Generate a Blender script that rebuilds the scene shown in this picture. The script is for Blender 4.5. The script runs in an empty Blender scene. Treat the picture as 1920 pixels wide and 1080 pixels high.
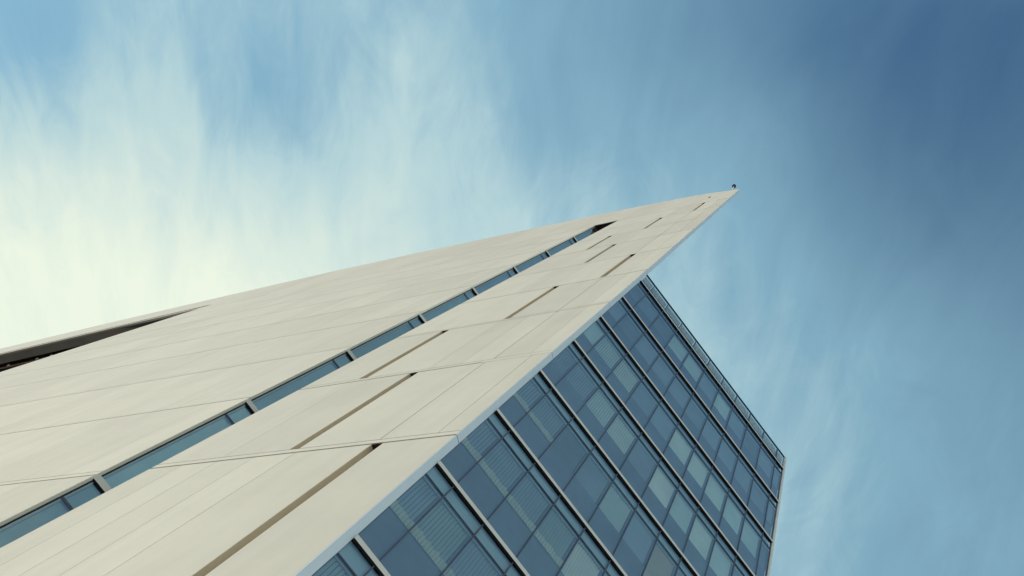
import bpy, math, random
from mathutils import Vector, Matrix

# ------------------------------------------------------------------ camera
scene = bpy.context.scene
cam_data = bpy.data.cameras.new("camera")
cam = bpy.data.objects.new("camera", cam_data)
scene.collection.objects.link(cam)
R = Vector((0.68318951, -0.6406569, 0.35044377))       # picture right
U = Vector((-0.73024112, -0.59937746, 0.32786364))     # picture up
B = Vector((0.0, -0.47990145, -0.87732240))            # towards the viewer
cam.matrix_world = Matrix(((R.x, U.x, B.x, 0), (R.y, U.y, B.y, 0), (R.z, U.z, B.z, 1.7), (0, 0, 0, 1)))
cam_data.sensor_width = 36
cam_data.lens = 28.645
cam_data.shift_y = 0.1178
cam_data.clip_end = 20000
scene.camera = cam

# ------------------------------------------------------------------ light
SUN = Vector((-0.97, 0.25, 0)).normalized()
SUN_EL = math.radians(28)
sun_dir = Vector((SUN.x * math.cos(SUN_EL), SUN.y * math.cos(SUN_EL), math.sin(SUN_EL)))
sd = bpy.data.lights.new("sun", 'SUN')
sd.energy = 1.65
sd.angle = math.radians(0.6)
sd.color = (1.0, 0.93, 0.80)
sun = bpy.data.objects.new("sun", sd)
scene.collection.objects.link(sun)
sun.rotation_euler = sun_dir.to_track_quat('Z', 'Y').to_euler()
sun.location = (0, 0, 200)

world = bpy.data.worlds.new("World")
scene.world = world
world.use_nodes = True
wt = world.node_tree
wt.nodes.clear()


def N(t, kind, **kw):
    n = t.nodes.new(kind)
    for k, v in kw.items():
        if k.startswith('i_'):
            n.inputs[k[2:].replace('_', ' ')].default_value = v
        else:
            setattr(n, k, v)
    return n


def math_node(t, op, a, b=None, c=None, clamp=False):
    n = t.nodes.new('ShaderNodeMath')
    n.operation = op
    n.use_clamp = clamp
    for i, x in enumerate((a, b, c)):
        if x is None:
            continue
        if isinstance(x, (int, float)):
            n.inputs[i].default_value = x
        else:
            t.links.new(x, n.inputs[i])
    return n.outputs[0]


def dot(t, vec, d):
    n = t.nodes.new('ShaderNodeVectorMath')
    n.operation = 'DOT_PRODUCT'
    t.links.new(vec, n.inputs[0])
    n.inputs[1].default_value = d
    return n.outputs['Value']


def mapr(t, v, a, b, c=0.0, d=1.0, smooth=True):
    n = t.nodes.new('ShaderNodeMapRange')
    n.interpolation_type = 'SMOOTHSTEP' if smooth else 'LINEAR'
    t.links.new(v, n.inputs['Value'])
    n.inputs['From Min'].default_value = a
    n.inputs['From Max'].default_value = b
    n.inputs['To Min'].default_value = c
    n.inputs['To Max'].default_value = d
    return n.outputs['Result']


def build_world():
    t = wt
    sky = N(t, 'ShaderNodeTexSky', sky_type='NISHITA', sun_disc=False)
    sky.sun_elevation = SUN_EL
    sky.sun_rotation = math.atan2(SUN.x, SUN.y)
    sky.air_density = 1.0
    sky.dust_density = 0.6
    sky.ozone_density = 2.0
    tc = N(t, 'ShaderNodeTexCoord')
    nrm = N(t, 'ShaderNodeVectorMath', operation='NORMALIZE')
    t.links.new(tc.outputs['Generated'], nrm.inputs[0])
    v = nrm.outputs[0]
    wn = N(t, 'ShaderNodeTexNoise')
    wn.inputs['Scale'].default_value = 4.0
    wn.inputs['Detail'].default_value = 4
    t.links.new(v, wn.inputs['Vector'])
    ws = N(t, 'ShaderNodeVectorMath', operation='MULTIPLY_ADD')
    t.links.new(wn.outputs['Color'], ws.inputs[0])
    ws.inputs[1].default_value = (0.10, 0.10, 0.10)
    t.links.new(v, ws.inputs[2])
    wo = N(t, 'ShaderNodeVectorMath', operation='SUBTRACT')
    t.links.new(ws.outputs[0], wo.inputs[0])
    wo.inputs[1].default_value = (0.05, 0.05, 0.05)
    wz = N(t, 'ShaderNodeVectorMath', operation='NORMALIZE')
    t.links.new(wo.outputs[0], wz.inputs[0])
    warp = wz.outputs[0]
    # cirrus lies on a flat sheet high up: direction / height, streaks along one wind direction
    zc = math_node(t, 'MAXIMUM', dot(t, v, (0, 0, 1)), 0.06)
    along = math_node(t, 'DIVIDE', dot(t, v, (0.588, 0.809, 0)), zc)
    across = math_node(t, 'DIVIDE', dot(t, v, (-0.809, 0.588, 0)), zc)

    def layer(sa, sc, off, detail, rough, dist, lac=2.0):
        cb = N(t, 'ShaderNodeCombineXYZ')
        t.links.new(math_node(t, 'MULTIPLY', along, sa), cb.inputs[0])
        t.links.new(math_node(t, 'MULTIPLY', across, sc), cb.inputs[1])
        cb.inputs[2].default_value = off
        n = N(t, 'ShaderNodeTexNoise')
        n.inputs['Scale'].default_value = 1
        n.inputs['Detail'].default_value = detail
        n.inputs['Roughness'].default_value = rough
        n.inputs['Lacunarity'].default_value = lac
        n.inputs['Distortion'].default_value = dist
        t.links.new(cb.outputs[0], n.inputs['Vector'])
        return n.outputs['Fac']

    big = layer(1.5, 3.0, 3.1, 3, 0.5, 0.5)
    streak = layer(2.3, 7.5, 7.7, 7, 0.55, 1.1)
    puff = layer(7.0, 12.0, 1.9, 8, 0.62, 1.2)
    # thickness of the cirrus veil: banks of thin cloud and clearer gaps over the sky dome
    # (x, y, z of the bank's middle, spread, thickness)
    banks = [(-0.594, 0.493, 0.635, 0.035, 0.155),
             (-0.466, 0.652, 0.598, 0.035, 0.318),
             (-0.463, 0.364, 0.808, 0.035, -0.054),
             (-0.314, 0.537, 0.783, 0.035, 0.267),
             (-0.294, 0.165, 0.942, 0.035, -0.005),
             (-0.153, 0.311, 0.938, 0.035, 0.073),
             (-0.067, -0.007, 0.998, 0.035, -0.228),
             (0.084, 0.12, 0.989, 0.035, 0.137),
             (0.081, -0.14, 0.987, 0.035, -0.214),
             (0.289, 0.017, 0.957, 0.035, -0.103),
             (0.243, 0.251, 0.937, 0.035, 0.029),
             (0.449, 0.15, 0.881, 0.035, -0.016),
             (0.126, 0.47, 0.874, 0.035, 0.123),
             (-0.273, 0.717, 0.641, 0.035, 0.219),
             (-0.53, 0.57, 0.628, 0.0055, -0.095),
             (-0.573, 0.472, 0.67, 0.0055, -0.414),
             (-0.495, 0.467, 0.733, 0.0055, 0.159),
             (-0.42, 0.563, 0.712, 0.0055, -0.101),
             (-0.432, 0.447, 0.783, 0.0055, -0.322),
             (-0.447, 0.37, 0.814, 0.0055, -0.053),
             (-0.318, 0.462, 0.828, 0.0055, 0.021),
             (-0.296, 0.361, 0.884, 0.0055, 0.003),
             (-0.325, 0.247, 0.913, 0.0055, 0.083),
             (-0.237, 0.226, 0.945, 0.0055, -0.036),
             (0.167, 0.25, 0.954, 0.0055, -0.023),
             (-0.024, 0.104, 0.994, 0.0055, 0.079),
             (0.208, 0.149, 0.967, 0.0055, 0.014)]
    base = 0.40
    for (bx_, by_, bz_, sp_, th_) in banks:
        q = math_node(t, 'MULTIPLY_ADD', dot(t, warp, (bx_, by_, bz_)), 1 / sp_, -1 / sp_)
        base = math_node(t, 'MULTIPLY_ADD', math_node(t, 'EXPONENT', q), th_, base)
    base = math_node(t, 'MAXIMUM', math_node(t, 'MINIMUM', base, 1.0), 0.0)
    s = math_node(t, 'MULTIPLY', math_node(t, 'SUBTRACT', big, 0.5), 0.20)
    s = math_node(t, 'ADD', s, math_node(t, 'MULTIPLY', math_node(t, 'SUBTRACT', streak, 0.5), 0.34))
    s = math_node(t, 'ADD', s, math_node(t, 'MULTIPLY', math_node(t, 'SUBTRACT', puff, 0.5), 0.26))
    wgt = mapr(t, base, 0.1, 0.7, 0.22, 0.85)
    fac = math_node(t, 'ADD', base, math_node(t, 'MULTIPLY', s, wgt))
    # haze added near the horizon, all round, to lift the shaded sides
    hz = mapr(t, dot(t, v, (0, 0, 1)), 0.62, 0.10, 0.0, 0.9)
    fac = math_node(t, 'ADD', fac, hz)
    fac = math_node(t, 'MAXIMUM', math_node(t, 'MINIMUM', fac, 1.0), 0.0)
    scale = N(t, 'ShaderNodeMix', data_type='RGBA', blend_type='MULTIPLY')
    scale.inputs[0].default_value = 1.0
    t.links.new(sky.outputs[0], scale.inputs[6])
    scale.inputs[7].default_value = (0.55, 0.98, 1.16, 1)
    # thin ice cloud is pale blue, thick cloud is cream
    ccol = N(t, 'ShaderNodeMix', data_type='RGBA')
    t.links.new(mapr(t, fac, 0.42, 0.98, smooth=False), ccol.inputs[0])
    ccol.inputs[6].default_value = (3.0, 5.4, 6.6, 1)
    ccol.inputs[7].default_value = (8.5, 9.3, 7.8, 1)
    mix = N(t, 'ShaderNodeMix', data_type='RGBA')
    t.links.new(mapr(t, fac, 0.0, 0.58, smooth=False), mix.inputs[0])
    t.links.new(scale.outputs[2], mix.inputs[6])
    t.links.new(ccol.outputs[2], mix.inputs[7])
    bg = N(t, 'ShaderNodeBackground')
    bg.inputs['Strength'].default_value = 0.1
    # brightness added to the low sky all round, out of view, to fill shaded faces
    low = N(t, 'ShaderNodeMix', data_type='RGBA', blend_type='ADD')
    t.links.new(mapr(t, dot(t, v, (0, 0, 1)), 0.52, 0.12, 0.0, 1.0), low.inputs[0])
    t.links.new(mix.outputs[2], low.inputs[6])
    low.inputs[7].default_value = (5.5, 6.0, 6.0, 1)
    t.links.new(low.outputs[2], bg.inputs['Color'])
    out = N(t, 'ShaderNodeOutputWorld')
    t.links.new(bg.outputs[0], out.inputs['Surface'])


build_world()
scene.view_settings.view_transform = 'Standard'
scene.view_settings.look = 'None'
scene.view_settings.exposure = 0.0
scene.view_settings.gamma = 1.0
scene.view_settings.use_curve_mapping = False

# ------------------------------------------------------------------ materials
MATS = {}


def new_mat(name):
    m = bpy.data.materials.new(name)
    m.use_nodes = True
    m.node_tree.nodes.clear()
    MATS[name] = m
    return m, m.node_tree


def principled(name, color, rough=0.6, metal=0.0, noise=0.08, scale=1.5, bump=0.0, spec=0.4, tone=False, streaks=0.0):
    m, t = new_mat(name)
    p = N(t, 'ShaderNodeBsdfPrincipled')
    p.inputs['Roughness'].default_value = rough
    p.inputs['Metallic'].default_value = metal
    p.inputs['Specular IOR Level'].default_value = spec
    tc = N(t, 'ShaderNodeTexCoord')
    nz = N(t, 'ShaderNodeTexNoise')
    nz.inputs['Scale'].default_value = scale
    nz.inputs['Detail'].default_value = 6
    nz.inputs['Roughness'].default_value = 0.65
    t.links.new(tc.outputs['Object'], nz.inputs['Vector'])
    f = mapr(t, nz.outputs['Fac'], 0.3, 0.7, 1 - noise, 1 + noise, smooth=False)
    if streaks:
        mp = N(t, 'ShaderNodeMapping')
        mp.inputs['Scale'].default_value = (1.6, 1.6, 0.10)
        t.links.new(tc.outputs['Object'], mp.inputs['Vector'])
        n2 = N(t, 'ShaderNodeTexNoise')
        n2.inputs['Scale'].default_value = 1.0
        n2.inputs['Detail'].default_value = 5
        t.links.new(mp.outputs[0], n2.inputs['Vector'])
        f = math_node(t, 'MULTIPLY', f, mapr(t, n2.outputs['Fac'], 0.3, 0.7, 1 - streaks, 1 + streaks * 0.5, smooth=False))
    if tone:
        at = N(t, 'ShaderNodeAttribute', attribute_name='tone')
        f = math_node(t, 'MULTIPLY', f, at.outputs['Fac'])
    vm = N(t, 'ShaderNodeVectorMath', operation='SCALE')
    vm.inputs[0].default_value = color
    t.links.new(f, vm.inputs['Scale'])
    t.links.new(vm.outputs[0], p.inputs['Base Color'])
    if bump:
        nb = N(t, 'ShaderNodeTexNoise')
        nb.inputs['Scale'].default_value = 14
        nb.inputs['Detail'].default_value = 5
        t.links.new(tc.outputs['Object'], nb.inputs['Vector'])
        bp = N(t, 'ShaderNodeBump')
        bp.inputs['Strength'].default_value = bump
        bp.inputs['Distance'].default_value = 0.02
        t.links.new(nb.outputs['Fac'], bp.inputs['Height'])
        t.links.new(bp.outputs[0], p.inputs['Normal'])
    o = N(t, 'ShaderNodeOutputMaterial')
    t.links.new(p.outputs[0], o.inputs['Surface'])
    return m


principled('white_stone', (0.70, 0.635, 0.555), 0.75, noise=0.04, scale=0.35, bump=0.0, spec=0.2, tone=True, streaks=0.045)
principled('groove', (0.50, 0.44, 0.33), 0.9, noise=0.05, spec=0.1)
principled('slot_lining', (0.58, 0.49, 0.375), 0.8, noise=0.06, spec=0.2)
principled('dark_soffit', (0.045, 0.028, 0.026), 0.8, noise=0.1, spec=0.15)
principled('joint_dark', (0.10, 0.09, 0.07), 0.9, spec=0.1)
principled('black_gap', (0.02, 0.02, 0.018), 0.9, spec=0.1)
principled('edge_metal', (0.66, 0.72, 0.79), 0.45, noise=0.03, spec=0.5)
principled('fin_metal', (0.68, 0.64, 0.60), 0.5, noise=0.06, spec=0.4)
principled('fin_under', (0.03, 0.026, 0.028), 0.7, spec=0.2)  # near-black: shade painted into fin undersides; also the dark slit frame
principled('mullion_metal', (0.07, 0.075, 0.11), 0.45, noise=0.05, spec=0.4)
principled('reveal_beige', (0.80, 0.76, 0.64), 0.6, noise=0.05)
principled('upstand_grey', (0.19, 0.245, 0.33), 0.7, noise=0.1)
principled('blind_bright', (0.80, 0.84, 0.74), 0.8, noise=0.05)
principled('blind_mid', (0.30, 0.36, 0.36), 0.8, noise=0.08)
principled('blind_dark', (0.14, 0.19, 0.24), 0.8, noise=0.12, scale=0.8)
principled('blind_light_strip', (0.56, 0.62, 0.54), 0.8, noise=0.15)  # pale colour paints the light on the blinds' lower ends
principled('blind_beige', (0.55, 0.52, 0.44), 0.8, noise=0.06)
principled('spandrel', (0.42, 0.58, 0.64), 0.7, noise=0.05)
principled('parapet_grey', (0.84, 0.83, 0.78), 0.7, noise=0.06)
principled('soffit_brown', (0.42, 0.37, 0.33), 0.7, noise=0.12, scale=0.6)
principled('truss_rust', (0.22, 0.13, 0.10), 0.6, noise=0.2)
principled('steel_light', (0.7, 0.66, 0.6), 0.4, noise=0.05)
principled('roof_grey', (0.30, 0.30, 0.29), 0.8, noise=0.1)
principled('render_wall', (0.50, 0.49, 0.45), 0.85, noise=0.06, scale=0.4, streaks=0.05)
principled('lamp_black', (0.012, 0.014, 0.017), 0.3, spec=0.6)
principled('lamp_white', (0.8, 0.8, 0.8), 0.4)
principled('paving', (0.50, 0.48, 0.43), 0.85, noise=0.12, scale=0.6, bump=0.2)
principled('asphalt', (0.055, 0.055, 0.055), 0.9, noise=0.15, scale=2.0, bump=0.2)


def glass(name, tint, refl, rtint, wav):
    m, t = new_mat(name)
    tr = N(t, 'ShaderNodeBsdfTransparent')
    tr.inputs['Color'].default_value = (*tint, 1)
    gl = N(t, 'ShaderNodeBsdfGlossy')
    gl.inputs['Roughness'].default_value = 0.03
    gl.inputs['Color'].default_value = (*rtint, 1)
    tc = N(t, 'ShaderNodeTexCoord')
    nz = N(t, 'ShaderNodeTexNoise')
    nz.inputs['Scale'].default_value = 0.9
    nz.inputs['Detail'].default_value = 1.5
    t.links.new(tc.outputs['Object'], nz.inputs['Vector'])
    bp = N(t, 'ShaderNodeBump')
    bp.inputs['Strength'].default_value = wav
    bp.inputs['Distance'].default_value = 0.03
    t.links.new(nz.outputs['Fac'], bp.inputs['Height'])
    t.links.new(bp.outputs[0], gl.inputs['Normal'])
    fr = N(t, 'ShaderNodeFresnel')
    fr.inputs['IOR'].default_value = 1.5
    f = math_node(t, 'ADD', math_node(t, 'MULTIPLY', fr.outputs[0], 1.0), refl, clamp=True)
    mx = N(t, 'ShaderNodeMixShader')
    t.links.new(f, mx.inputs[0])
    t.links.new(tr.outputs[0], mx.inputs[1])
    t.links.new(gl.outputs[0], mx.inputs[2])
    o = N(t, 'ShaderNodeOutputMaterial')
    t.links.new(mx.outputs[0], o.inputs['Surface'])


glass('pane_glass', (0.90, 0.97, 0.96), 0.17, (0.82, 0.88, 1.0), 0.10)
glass('parapet_glass', (0.72, 0.80, 0.82), 0.04, (0.8, 0.9, 1.0), 0.08)

# ------------------------------------------------------------------ frames of reference
E = Vector((-0.49402561, 11.68956538, 0))              # foot of the sharp corner of the stone wall
W1 = Vector((-0.53935005, 0.84208166, 0))              # along the stone wall
N1 = Vector((0.84208166, 0.53935005, 0))               # into the stone wall
W2 = Vector((0.99426705, 0.10692539, 0))               # along the glass front
N2 = Vector((-0.10692539, 0.99426705, 0))              # into the glass front
G = E + 0.2459 * N1                                    # where the glass front starts
J = E + 13.65 * W1 + 0.12 * N1                         # second glass front, seen through the tall slit


def wall(s, d, z):
    return E + s * W1 + d * N1 + Vector((0, 0, z))


def front(u, e, z):
    return G + u * W2 + e * N2 + Vector((0, 0, z))


def front2(u, e, z):
    return J + u * W2 + e * N2 + Vector((0, 0, z))


class MB:
    def __init__(self, fn=None):
        self.v, self.f, self.m, self.t, self.fn = [], [], [], [], fn
        self.names = []

    def mi(self, mat):
        if mat not in self.names:
            self.names.append(mat)
        return self.names.index(mat)

    def box(self, a0, a1, b0, b1, c0, c1, mat, tone=1.0, fn=None, faces=None):
        fn = fn or self.fn
        c = lambda i: c0 if i == 0 else c1
        k = len(self.v)
        # z limits may be (z at a0, z at a1)
        z0 = c0 if isinstance(c0, tuple) else (c0, c0)
        z1 = c1 if isinstance(c1, tuple) else (c1, c1)
        for (a, za, zb) in ((a0, z0[0], z1[0]), (a1, z0[1], z1[1])):
            for b in (b0, b1):
                self.v += [fn(a, b, za), fn(a, b, zb)]
        # index: a*4 + b*2 + z
        q = {'a0': (0, 1, 3, 2), 'a1': (4, 6, 7, 5), 'b0': (0, 4, 5, 1), 'b1': (2, 3, 7, 6), 'z0': (0, 2, 6, 4), 'z1': (1, 5, 7, 3)}
        for key, fc in q.items():
            mm = mat
            if faces and key in faces:
                mm = faces[key]
                if mm is None:
                    continue
            self.f.append([k + i for i in fc])
            self.m.append(self.mi(mm))
            self.t.append(tone)

    def poly(self, pts, mat, tone=1.0):
        k = len(self.v)
        self.v += pts
        self.f.append(list(range(k, k + len(pts))))
        self.m.append(self.mi(mat))
        self.t.append(tone)

    def tube(self, p, q, r0, r1, mat, n=12, cap=True):
        ax = (q - p).normalized()
        s = ax.orthogonal().normalized()
        w = ax.cross(s)
        k = len(self.v)
        for (c, r) in ((p, r0), (q, r1)):
            for i in range(n):
                a = 2 * math.pi * i / n
                self.v.append(c + r * (math.cos(a) * s + math.sin(a) * w))
        for i in range(n):
            j = (i + 1) % n
            self.f.append([k + i, k + j, k + n + j, k + n + i]); self.m.append(self.mi(mat)); self.t.append(1.0)
        if cap:
            self.f.append([k + i for i in range(n)][::-1]); self.m.append(self.mi(mat)); self.t.append(1.0)
            self.f.append([k + n + i for i in range(n)]); self.m.append(self.mi(mat)); self.t.append(1.0)

    def build(self, name, parent=None, origin=None, smooth=False):
        o = origin if origin is not None else (E if parent is not None else Vector((0, 0, 0)))
        me = bpy.data.meshes.new(name)
        me.from_pydata([tuple(p - o) for p in self.v], [], self.f)
        for nm in self.names:
            me.materials.append(MATS[nm])
        for p, mi in zip(me.polygons, self.m):
            p.material_index = mi
            p.use_smooth = smooth
        at = me.attributes.new('tone', 'FLOAT', 'FACE')
        for i, tv in enumerate(self.t):
            at.data[i].value = tv
        me.update()
        ob = bpy.data.objects.new(name, me)
        scene.collection.objects.link(ob)
        if parent is not None:
            ob.parent = parent
        else:
            ob.location = o
        return ob


def empty(name, loc):
    o = bpy.data.objects.new(name, None)
    scene.collection.objects.link(o)
    o.location = loc
    o.empty_display_size = 0.5
    return o


rnd = random.Random(5)

# ------------------------------------------------------------------ ground
g = MB(lambda x, y, z: Vector((x, y, z)))
g.poly([Vector((-3000, -3000, 0)), Vector((3000, -3000, 0)), Vector((3000, 3000, 0)), Vector((-3000, 3000, 0))], 'asphalt')
og = g.build('ground'); og['kind'] = 'structure'
pv = MB(lambda x, y, z: Vector((x, y, z)))
pv.box(-70, 60, -9, 160, -0.2, 0.12, 'paving')
opv = pv.build('pavement'); opv['kind'] = 'structure'

# ------------------------------------------------------------------ the building
bld = empty('office_building', E)
bld['label'] = 'sharp wedge shaped building with tall cream stone wall and blue glass curtain wall'
bld['category'] = 'building'

ROOF = [(0, 90.9), (1.0, 91.9), (2.75, 93.7), (5.6, 96.0), (9.4, 97.3), (13.4, 98.4), (19.1, 99.6), (27.4, 100.3), (43, 102.0), (57.2, 101.9),
        (68.65, 100.5), (74.6, 99.4), (85, 97.7), (97.2, 95.2), (106, 92.6), (115, 89.9), (130, 85.5), (150, 79)]
SOFF = [(68.65, 85.4), (77.6, 84.2), (101.3, 78.0), (115, 74.3), (130, 69.8)]
COURSES = [3.5, 11.70, 19.85, 28.03, 36.22, 44.36, 52.42, 60.62, 68.1, 75.6, 82.6]


def lerp(tab, s):
    for (a, za), (b, zb) in zip(tab, tab[1:]):
        if s <= b:
            return za + (zb - za) * (s - a) / (b - a)
    return tab[-1][1]


PT = 0.035     # panel thickness in front of the backing
TH = 0.2459    # stone wall thickness


def seg_with_roof(mb, s0, s1, z0, d0, d1, mat, tone=1.0, ztop=None, faces=None):
    """a piece of wall from z0 up to the roof line"""
    ks = [s0] + [s for s, _ in ROOF if s0 < s < s1] + [s1]
    for a, b in zip(ks, ks[1:]):
        za, zb = lerp(ROOF, a), lerp(ROOF, b)
        mb.box(a, b, d0, d1, z0, (za, zb), mat, tone, faces=faces)


def tone():
    return 1.0 + rnd.uniform(-0.055, 0.035)


def course_panels(mb, s0, s1, z0, z1, joints, band=True, weak=0.014, strong=0.03, top_gap=0.05, roof=False, gaptop=0.05):
    """panels between joints; joints = [(s, width)]"""
    cuts = [s0] + sorted(j for j, _ in joints if s0 < j < s1) + [s1]
    wd = {j: w for j, w in joints}
    for a, b in zip(cuts, cuts[1:]):
        aa = a + wd.get(a, 0) / 2
        bb = b - wd.get(b, 0) / 2
        if bb - aa < 0.02:
            continue
        tn = tone()
        if roof:
            seg_with_roof(mb, aa, bb, z0, 0, PT, 'white_stone', tn)
        else:
            mb.box(aa, bb, 0, PT, z0, z1, 'white_stone', tn)


# ---- near blade of the wall, s 0.03 .. 11.15
SLOTS = {  # course index (lower course line) -> list of (right edge, left edge)
    1: [(2.30, 2.68)], 2: [(5.45, 5.82)], 3: [(8.02, 8.42)], 4: [(4.95, 5.30)], 5: [(2.38, 2.75)], 6: [(5.67, 6.0)],
    7: [(7.9, 8.22)], 8: [(5.1, 5.42)], 9: [(2.30, 2.58)], 10: [(2.62, 2.86)]}
JOINTS = {
    0: [(2.5, .03), (5.3, .02), (8.1, .02)],
    1: [(5.33, .022), (6.85, .020), (8.3, .020), (9.75, .020)],
    2: [(0.75, .022), (2.62, .034), (8.40, .014)],
    3: [(0.95, .014), (2.42, .034), (3.8, .012), (5.2, .014)],
    4: [(2.45, .034), (1.0, .014), (7.9, .012)],
    5: [(1.1, .014), (5.4, .016), (7.8, .014)],
    6: [(2.5, .034), (1.1, .016), (8.1, .012)],
    7: [(2.5, .034), (1.1, .02), (5.1, .012)],
    8: [(2.45, .034), (1.1, .016), (8.0, .012)],
    9: [(4.9, .012), (1.1, .014), (8.0, .014)],
    10: [(5.4, .012), (8.2, .012)]}
S0, S1 = 0.03, 11.15
blade = MB(wall)
GAP, BAND, HAIR = 0.085, 0.26, 0.034
HAIRW = [.02, .02, .028, .022, .022, .02, .02, .022, .022, .022, .022]
slots = []
for k, zc in enumerate(COURSES):
    top = COURSES[k + 1] if k + 1 < len(COURSES) else None
    zlo = zc + GAP + BAND + HAIR
    # the little band over the open joint
    if k >= 2 or True:
        bw = 2.75 if k == 3 else 0
        if k in (1, 2):
            blade.box(S0, S1, 0.0, PT, zc + GAP, zc + GAP + BAND, 'white_stone', tone())
        else:
            gp = {4: (0.06, 0.03)}.get(k, (0.085, 0.0))
            if k == 3:
                blade.box(2.77, S1, 0.0, PT, zc + GAP, zc + GAP + BAND, 'white_stone', tone())
                blade.box(S0, 2.77, 0.0, PT, zc + 0.035, zc + GAP + BAND, 'white_stone', tone())
            else:
                blade.box(S0, S1, 0.0, PT, zc + gp[0], zc + GAP + BAND + (HAIR if gp[1] == 0 else 0), 'white_stone', tone())
    js = list(JOINTS.get(k, []))
    spans = []
    a = S0
    for (r, l) in SLOTS.get(k, []):
        spans.append((a, r)); a = l
    spans.append((a, S1))
    for (a, b) in spans:
        if top is None:
            course_panels(blade, a, b, zlo, None, js, roof=True)
            seg_with_roof(blade, a, b, zlo - HAIR, PT, TH, 'white_stone')
        else:
            course_panels(blade, a, b, zlo, top, js)
            blade.box(a, b, PT + 0.012, TH, zlo - HAIR, top, 'white_stone')
    if top is not None:
        # backing behind the open joint and the band; dark inside the joint
        zt = top
        blade.box(S0, S1, PT + 0.045, TH, zt, zt + GAP, 'black_gap')
        blade.box(S0, S1, PT, TH, zt + GAP, zt + GAP + BAND, 'white_stone')
        blade.box(S0, S1, PT + 0.004, PT + 0.012, zt + GAP + BAND - 0.01, zt + GAP + BAND + HAIR + 0.01, 'joint_dark')
    for (r, l) in SLOTS.get(k, []):
        zt = top if top is not None else zlo + 6
        if top is None:
            seg_with_roof(blade, r, l, zlo + 6, 0, TH, 'white_stone')
        zb0 = zlo - HAIR
        if top is None:                      # the uppermost slot is only a short notch under the roof edge
            zb0 = zlo + 4.7
            blade.box(r, l, 0, TH, zlo - HAIR, zb0, 'white_stone')
        slots.append((r, l, zb0, zt))
blade.box(S0, S1, 0, TH, 0, COURSES[0] + GAP, 'white_stone')
wall_a = blade.build('stone_wall', bld)
for (r, l, z0, z1) in slots:
    sm = MB(wall)
    dd = 0.19
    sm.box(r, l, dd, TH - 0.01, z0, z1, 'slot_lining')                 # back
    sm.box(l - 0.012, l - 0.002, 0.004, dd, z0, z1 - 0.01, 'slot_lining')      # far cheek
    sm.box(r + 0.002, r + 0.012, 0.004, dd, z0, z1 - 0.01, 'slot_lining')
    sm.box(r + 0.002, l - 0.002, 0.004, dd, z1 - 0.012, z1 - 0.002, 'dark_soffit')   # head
    # small dark return closing the head, seen as the dark tip of each slot
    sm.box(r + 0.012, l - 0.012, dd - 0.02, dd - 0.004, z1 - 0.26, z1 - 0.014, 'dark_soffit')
    sm.build('wall_slot', wall_a)
et = MB(wall)
zs = [0] + COURSES + [lerp(ROOF, 0)]
for a, b in zip(zs, zs[1:]):
    et.box(0, S0, 0.006, TH, a + (0.03 if a else 0), b, 'edge_metal', 1)
et.box(0.006, S0, 0.012, TH - 0.004, 0, lerp(ROOF, 0) - 0.02, 'black_gap')
et.build('edge_trim', bld)

# ---- main wall, s 13.65 .. 68.65 plus the part over the slit
S2, S3 = 13.65, 68.65
main = MB(wall)
ZS = 83.45                                   # head of the slit
for k, zc in enumerate(COURSES):
    top = COURSES[k + 1] if k + 1 < len(COURSES) else None
    zlo = zc + GAP + BAND + HAIR
    js = []
    step = 5.6
    off = [1.2, 3.4, 2.0, 4.3, 0.7, 3.0][k % 6]
    s = S2 + off
    while s < S3 - 0.6:
        js.append((s, rnd.choice([.012, .016, .02])))
        s += step * rnd.choice([0.5, 1, 1])
    hair = {1: .034, 2: .034, 3: .0, 4: .03}.get(k, .0)
    gap = {1: .08, 2: .07, 3: .07, 4: .07}.get(k, .08)
    main.box(S2, S3, 0, PT, zc + gap, zc + GAP + BAND + HAIR - hair, 'white_stone', tone())
    if top is None:
        course_panels(main, S2, S3, zlo, None, js, roof=True)
        seg_with_roof(main, S2, S3, COURSES[-1], PT + 0.010, TH, 'white_stone')
        # over the slit
        seg_with_roof(main, S1, S2, ZS, 0, TH, 'white_stone', faces={'a0': 'white_stone'})
    else:
        course_panels(main, S2, S3, zlo, top, js)
        main.box(S2, S3, PT + 0.012, TH, zc, top, 'white_stone')
        main.box(S2, S3, PT + 0.003, PT + 0.0118, zc, zc + 0.10, 'joint_dark')
        main.box(S2, S3, PT + 0.003, PT + 0.0118, zlo - 0.05, zlo + 0.01, 'joint_dark')
main.box(S2, S3, 0, TH, 0, COURSES[0], 'white_stone')
wall_b = main.build('stone_wall', bld)

# ---- roof band above the far opening, and the wall beyond the opening
S4, S5 = 118.0, 150.0
band = MB(wall)
ks = sorted({S3, S4} | {s for s, _ in ROOF if S3 < s < S4} | {s for s, _ in SOFF if S3 < s < S4})
for a, b in zip(ks, ks[1:]):
    ra, rb, sa, sb = lerp(ROOF, a), lerp(ROOF, b), lerp(SOFF, a), lerp(SOFF, b)
    band.box(a, b, 0, TH, (sa + 2.3, sb + 2.3), (ra, rb), 'white_stone', 1.0)
    band.box(a, b, 0.10, TH, (sa + 1.15, sb + 1.15), (sa + 2.3, sb + 2.3), 'black_gap')
    band.box(a, b, 0, TH, (sa, sb), (sa + 1.15, sb + 1.15), 'white_stone')
wall_c = band.build('roof_band', bld)
sf = MB(wall)
for a, b in zip(ks, ks[1:]):
    sa, sb = lerp(SOFF, a), lerp(SOFF, b)
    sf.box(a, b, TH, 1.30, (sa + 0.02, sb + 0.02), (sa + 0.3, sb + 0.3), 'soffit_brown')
sf.build('soffit', bld)
rw = MB(wall)
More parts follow.
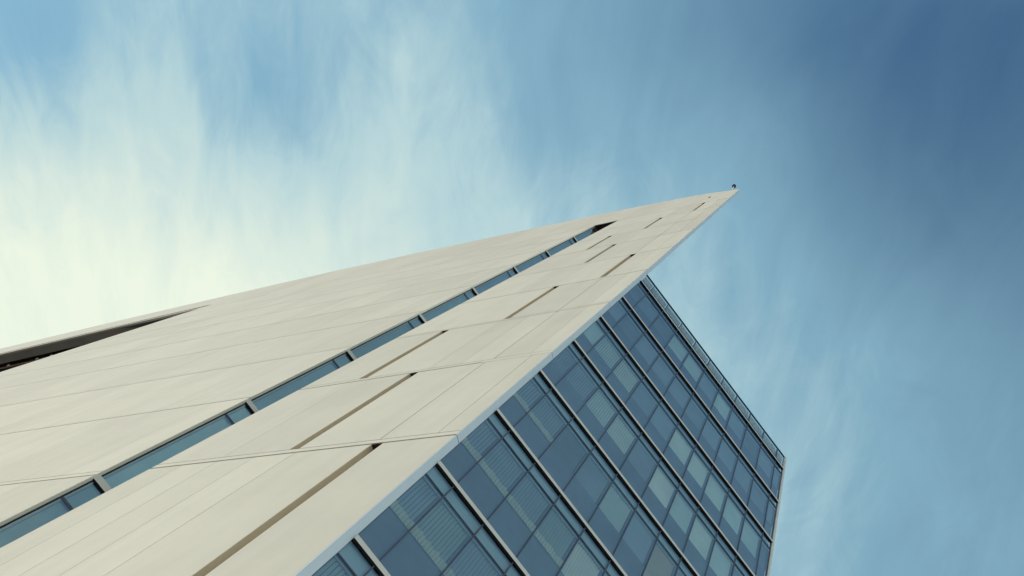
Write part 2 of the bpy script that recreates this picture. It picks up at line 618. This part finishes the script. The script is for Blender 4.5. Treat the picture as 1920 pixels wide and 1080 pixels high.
for a, b in zip(ks, ks[1:]):
    sa, sb = lerp(SOFF, a), lerp(SOFF, b)
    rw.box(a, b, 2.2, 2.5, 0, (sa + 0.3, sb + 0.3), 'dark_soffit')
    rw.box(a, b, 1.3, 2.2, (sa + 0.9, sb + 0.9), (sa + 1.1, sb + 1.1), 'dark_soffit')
rw.build('recess_wall', bld)
tr = MB(wall)
s = S3 + 2
i = 0
while s < S4 - 2.2:
    z = lerp(SOFF, s) - 1.1
    z2 = lerp(SOFF, s + 2.2) - 1.1
    zm = (z + z2) / 2
    tr.tube(wall(s, 1.9, z + 1.7), wall(s + 1.1, 1.9, zm), 0.13, 0.13, 'truss_rust', 8)
    tr.tube(wall(s + 1.1, 1.9, zm), wall(s + 2.2, 1.9, z2 + 1.7), 0.13, 0.13, 'truss_rust', 8)
    tr.tube(wall(s, 1.9, z + 1.7), wall(s + 2.2, 1.9, z2 + 1.7), 0.11, 0.11, 'truss_rust', 8)
    tr.tube(wall(s, 1.9, z), wall(s + 2.2, 1.9, z2), 0.11, 0.11, 'truss_rust', 8)
    if i % 4 != 3:
        tr.tube(wall(s + 1.1, 1.72, zm + 0.5), wall(s + 1.1, 1.6, zm + 0.5), 0.22, 0.16, 'steel_light', 10)
    s += 2.2
    i += 1
tr.build('roof_truss', bld)
far = MB(wall)
seg_with_roof(far, S4, S5, 0, 0, TH, 'white_stone')
far.build('stone_wall', bld)

# ---- tower mass behind the walls (a wedge that stays behind the stone wall)
mass = MB()
pl = [(S2 + 0.02, TH + 0.02), (10.45, 6.35), (60, 31), (S5, 31), (S5, TH), (S4, TH), (S4, 2.5), (S3, 2.5), (S3, TH + 0.01)]
def ztop(s): return lerp(ROOF, max(0, min(150, s))) - 1.5
n = len(pl)
for i in range(n):
    (a, da), (b, db) = pl[i], pl[(i + 1) % n]
    if i == 0:
        continue        # that side is the second glass front
    mass.poly([wall(a, da, 0), wall(b, db, 0), wall(b, db, ztop(b)), wall(a, da, ztop(a))], 'render_wall')
mass.build('rear_wall', bld)
roof = MB()
roof.poly([wall(a, d, ztop(a)) for a, d in ((0.6, TH + 0.02), (10.45, 6.35), (60, 31), (S5, 31), (S5, TH))], 'roof_grey')
roof.poly([wall(a, d, ZS) for a, d in ((0.6, TH + 0.01), (S5 * 0 + 14.0, TH + 0.01), (14.0, 7.6), (10.45, 6.35))][::-1], 'dark_soffit')
roof.poly([wall(0.6, TH + 0.02, ZS), wall(10.45, 6.35, ZS), wall(10.45, 6.35, ztop(10.45)), wall(0.6, TH + 0.02, ztop(0.6))], 'render_wall')
roof.build('roof', bld)
sh = MB(wall)   # dark head panel of the slit
sh.box(S1 - 0.3, S2 - 0.01, 0.05, 0.9, ZS - 0.02, ZS - 0.004, 'dark_soffit')
sh.box(S2 - 1.4, S2 - 0.02, 0.14, 0.18, ZS - 1.1, ZS - 0.03, 'dark_soffit', fn=lambda a, b, z: J + (a - S2 + 1.5) * W2 + (b - 0.14) * N2 + Vector((0, 0, z)))
sh.build('slit_head', bld)

# ------------------------------------------------------------------ glass fronts
MUL = [0, .72, 1.935, 3.15, 4.37, 5.60, 6.82, 7.99, 9.2, 10.4, 11.6, 12.2]
FLOOR0 = 14.45
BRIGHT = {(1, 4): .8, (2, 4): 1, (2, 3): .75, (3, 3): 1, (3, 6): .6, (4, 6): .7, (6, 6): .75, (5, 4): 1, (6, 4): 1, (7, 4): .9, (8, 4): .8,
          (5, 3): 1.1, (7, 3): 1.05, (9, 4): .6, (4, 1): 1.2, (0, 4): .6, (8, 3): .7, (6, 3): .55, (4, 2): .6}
BEIGE = {(6, 2)}
BLIND_MATS = {}


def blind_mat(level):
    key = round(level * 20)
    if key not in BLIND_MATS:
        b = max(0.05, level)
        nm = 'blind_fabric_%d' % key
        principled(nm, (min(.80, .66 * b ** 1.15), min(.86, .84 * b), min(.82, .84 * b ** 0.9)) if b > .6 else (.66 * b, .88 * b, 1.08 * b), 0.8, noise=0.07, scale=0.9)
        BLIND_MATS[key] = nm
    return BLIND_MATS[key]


def window(fn, parent, a, b, zb, zt, level, slats, light_strip=0.0, mat=None, transom=True, trans_h=0.58, depth=0.10):
    """one bay of one storey: frame > pane, spandrel_pane, blind, upstand"""
    fr = MB(fn)
    mw = 0.017
    fr.box(b - mw, b + mw, -0.012, 0.07, zb, zt, 'mullion_metal')
    ztr = zt - trans_h
    fr.box(a + mw, b - mw, -0.012, 0.07, ztr - 0.02, ztr + 0.02, 'mullion_metal')
    fr.box(a + mw, b - mw, -0.004, 0.07, zb, zb + 0.05, 'mullion_metal')
    w = fr.build('window', parent)
    pm = MB(fn)
    t1, t2, t3 = (rnd.uniform(0, 0.008) for _ in range(3))
    pm.poly([fn(a + mw, 0.002 + t1, zb + 0.05), fn(b - mw, 0.002 + t2, zb + 0.05), fn(b - mw, 0.002 + t3, ztr - 0.02), fn(a + mw, 0.002 + t1 + t3 - t2, ztr - 0.02)], 'pane_glass')
    pm.poly([fn(a + mw, 0.005, ztr + 0.02), fn(b - mw, 0.005, ztr + 0.02), fn(b - mw, 0.005, zt), fn(a + mw, 0.005, zt)], 'pane_glass')
    pm.build('pane', w)
    up = MB(fn)
    up.box(a, b, depth + 0.02, depth + 0.06, zb, zb + 1.52, mat or 'upstand_grey')
    up.build('upstand', w)
    spn = MB(fn)
    spn.box(a + 0.01, b - 0.01, depth + 0.02, depth + 0.06, ztr, zt, 'spandrel')
    spn.build('spandrel', w)
    bl = MB(fn)
    z0, z1 = zb + 1.52, ztr - 0.02
    bm = mat if mat else blind_mat(level)
    x0, x1 = a + 0.03, b - 0.07
    nsl = max(2, int((x1 - x0) / 0.10))
    amp = 0.035 if slats else 0.006
    st = (x1 - x0) / nsl
    sgap = st * 0.24 if slats else 0.0
    for q in range(nsl):
        p0, p1 = x0 + q * st, x0 + (q + 1) * st
        tn = rnd.uniform(.93, 1.05)
        bl.poly([fn(p0, depth + 0.02 + amp, z0), fn(p1 - sgap, depth + 0.02 - amp * .2, z0), fn(p1 - sgap, depth + 0.02 - amp * .2, z1), fn(p0, depth + 0.02 + amp, z1)], bm, tn)
    bl.box(x0, x1, depth + 0.08, depth + 0.10, z0, z1, 'upstand_grey' if slats else bm)
    bl.box(a, x0, depth + 0.0, depth + 0.12, z0, z1, 'upstand_grey')
    bl.box(x1, b, depth + 0.0, depth + 0.12, z0, z1, 'upstand_grey')
    bl.build('blind', w)
    if light_strip:  # added pale slats imitate light caught along the lower ends of the blinds
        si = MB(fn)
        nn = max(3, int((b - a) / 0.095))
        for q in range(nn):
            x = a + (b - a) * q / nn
            si.box(x, x + (b - a) / nn * 0.86, depth - 0.02, depth + 0.01, zb + 1.52, zb + 1.52 + rnd.uniform(0.27, 0.35), 'blind_light_strip')
        si.build('blind_light_strip', w)
    return w


for j in range(-1, 7):
    zb = FLOOR0 + 4 * j + 0.17
    zt = FLOOR0 + 4 * (j + 1)
    for i in range(11):
        lv = BRIGHT.get((i, j))
        dark = lv is None
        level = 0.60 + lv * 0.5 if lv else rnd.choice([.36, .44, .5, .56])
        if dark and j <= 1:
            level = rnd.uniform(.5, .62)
        slats = (i <= 3 and j <= 3) or (i, j) in ((4, 1), (2, 4), (1, 4), (6, 2), (3, 2), (4, 2))
        light_strip = 1.0 if (j <= 1 and i <= 3) or (j == 2 and i <= 1) else 0
        window(front, bld, MUL[i], MUL[i + 1], zb, zt, level, slats, light_strip, mat='blind_beige' if (i, j) in BEIGE else None)

# horizontal fins, one per storey
for j in range(-3, 8):
    z = FLOOR0 + 4 * j
    fm = MB(front)
    fm.box(0.0, 12.2, -0.065, 0.06, z, z + 0.15, 'fin_metal', faces={'z0': 'fin_under'})  # shade under the fin is put into its lower face's colour
    fm.build('fin', bld)

# ground storeys below the picture
lo = MB(front)
lo.box(0, 12.2, 0.1, 0.2, 0.12, FLOOR0 - 4, 'upstand_grey')
for i in range(12):
    lo.box(MUL[i] - 0.022, MUL[i] + 0.022, -0.01, 0.09, 0.12, FLOOR0 - 4, 'mullion_metal')
lo.poly([front(0, 0.02, 0.12), front(12.2, 0.02, 0.12), front(12.2, 0.02, FLOOR0 - 4), front(0, 0.02, FLOOR0 - 4)], 'pane_glass')
lo.build('lower_glazing', bld)

# parapet of glass with a pale upstand behind
ZP = FLOOR0 + 28 + 0.165
ZR = 44.15
pp = MB(front)
for i in range(11):
    a, b = MUL[i], MUL[i + 1]
    pp.poly([front(a + .02, 0, ZP), front(b - .02, 0, ZP), front(b - .02, 0, ZR), front(a + .02, 0, ZR)], 'parapet_glass')
    if i < 10:
        pp.box(b - 0.02, b + 0.02, -0.01, 0.05, ZP, ZR, 'mullion_metal')
pp.box(0, 12.2, -0.02, 0.06, ZR, ZR + 0.05, 'black_gap')
par = pp.build('parapet', bld)
pb = MB(front)
pb.box(0.05, 12.1, 0.10, 0.25, ZP - 0.1, ZP + 0.72, 'upstand_grey')
for i in range(11):
    pb.box(MUL[i] + 0.05, MUL[i + 1] - 0.05, 0.12, 0.22, ZP + 0.72, ZR, 'parapet_grey')
pb.build('parapet_upstand', par)

cp = MB(front)
cp.box(12.2, 12.32, -0.05, 0.10, 0.12, ZR + 0.05, 'fin_metal')
cp.build('corner_post', bld)
bx = MB(front)
bx.box(0.3, 12.25, 0.30, 14.0, 0.12, ZP + 0.1, 'render_wall', faces={'z1': 'roof_grey'})
bx.build('wing_core', bld)

# second glass front, seen through the tall slit
RZ = [3.9, 11.9, 19.72, 27.62, 35.55, 43.55, 51.5, 59.5, 67.3, 75.5]
for k, z in enumerate(RZ):
    zt = RZ[k + 1] if k + 1 < len(RZ) else ZS - 0.03
    fn = front2
    fr = MB(fn)
    h = 0.28
    fr.box(0.0, 0.05, -0.01, 0.10, z + h, zt, 'fin_under')
    fr.box(2.4, 2.46, -0.01, 0.07, z + h, zt, 'mullion_metal')
    ztr = zt - 1.25
    if k + 1 < len(RZ):
        fr.box(0.05, 7.0, -0.012, 0.07, ztr - 0.05, ztr + 0.05, 'mullion_metal')
    w = fr.build('window', bld)
    pm = MB(fn)
    pm.poly([fn(0.05, 0.005, z + h), fn(7.0, 0.005, z + h), fn(7.0, 0.005, zt), fn(0.05, 0.005, zt)], 'pane_glass')
    pm.build('pane', w)
    bl = MB(fn)
    bl.box(0.05, 7.0, 0.14, 0.2, z + h, zt, blind_mat([.7, .66, .95, .72, .58, .58, .56, .56, .58, .58][k]))
    bl.build('blind', w)
    fm = MB(fn)
    fm.box(-0.02, 7.0, -0.10, 0.06, z, z + h, 'fin_metal', faces={'z0': 'fin_under'})  # lower face coloured near-black to paint the shade beneath
    fm.build('fin', bld)
jm = MB(wall)
jm.box(S2 - 0.012, S2 - 0.002, 0.004, 0.10, 0, ZS - 0.03, 'reveal_beige')
jm.build('slit_trim', bld)

# ------------------------------------------------------------------ lamp on the tip
ray = Vector((-0.01220232, 0.13228762, 0.99113626))
c = Vector((0, 0, 1.7)) + ray * 92.6
lamp = empty('roof_lamp', c - Vector((0, 0, 0.5)))
lamp['label'] = 'small round black lamp on a white bracket at the very tip of the stone wall'
lamp['category'] = 'lamp'
o0 = lamp.location
hb = MB()
rings, seg = 10, 18
RAD = 0.215
ax = (Vector((0, 0, -1)) + Vector((-0.1, -0.2, 0))).normalized()
sx = ax.orthogonal().normalized(); sy = ax.cross(sx)
prof = [(-0.24, 0.05), (-0.22, 0.12), (-0.12, 0.19), (0.0, RAD), (0.10, RAD), (0.12, RAD * .92), (0.11, RAD * .75)]
for (h, r) in prof:
    for i in range(seg):
        a = 2 * math.pi * i / seg
        hb.v.append(c + ax * h + r * (math.cos(a) * sx + math.sin(a) * sy))
for q in range(len(prof) - 1):
    for i in range(seg):
        jx = (i + 1) % seg
        hb.f.append([q * seg + i, q * seg + jx, (q + 1) * seg + jx, (q + 1) * seg + i]); hb.m.append(hb.mi('lamp_black')); hb.t.append(1)
hb.f.append(list(range(seg))[::-1]); hb.m.append(0); hb.t.append(1)
hb.build('housing', lamp, o0)
lens = MB()
lens.tube(c + ax * 0.09, c + ax * 0.105, RAD * .76, RAD * .70, 'blind_dark', 18)
lens.build('lens', lamp, o0)
foot = wall(0.95, 0.12, lerp(ROOF, 0.95) - 0.2)
br = MB()
br.tube(foot, c - ax * 0.05 + (foot - c).normalized() * 0.20, 0.05, 0.05, 'lamp_white', 10)
br.tube(c + (foot - c).normalized() * 0.24, c + (foot - c).normalized() * 0.10 + ax * 0.13, 0.07, 0.06, 'lamp_white', 10)
br.build('bracket', lamp, o0)
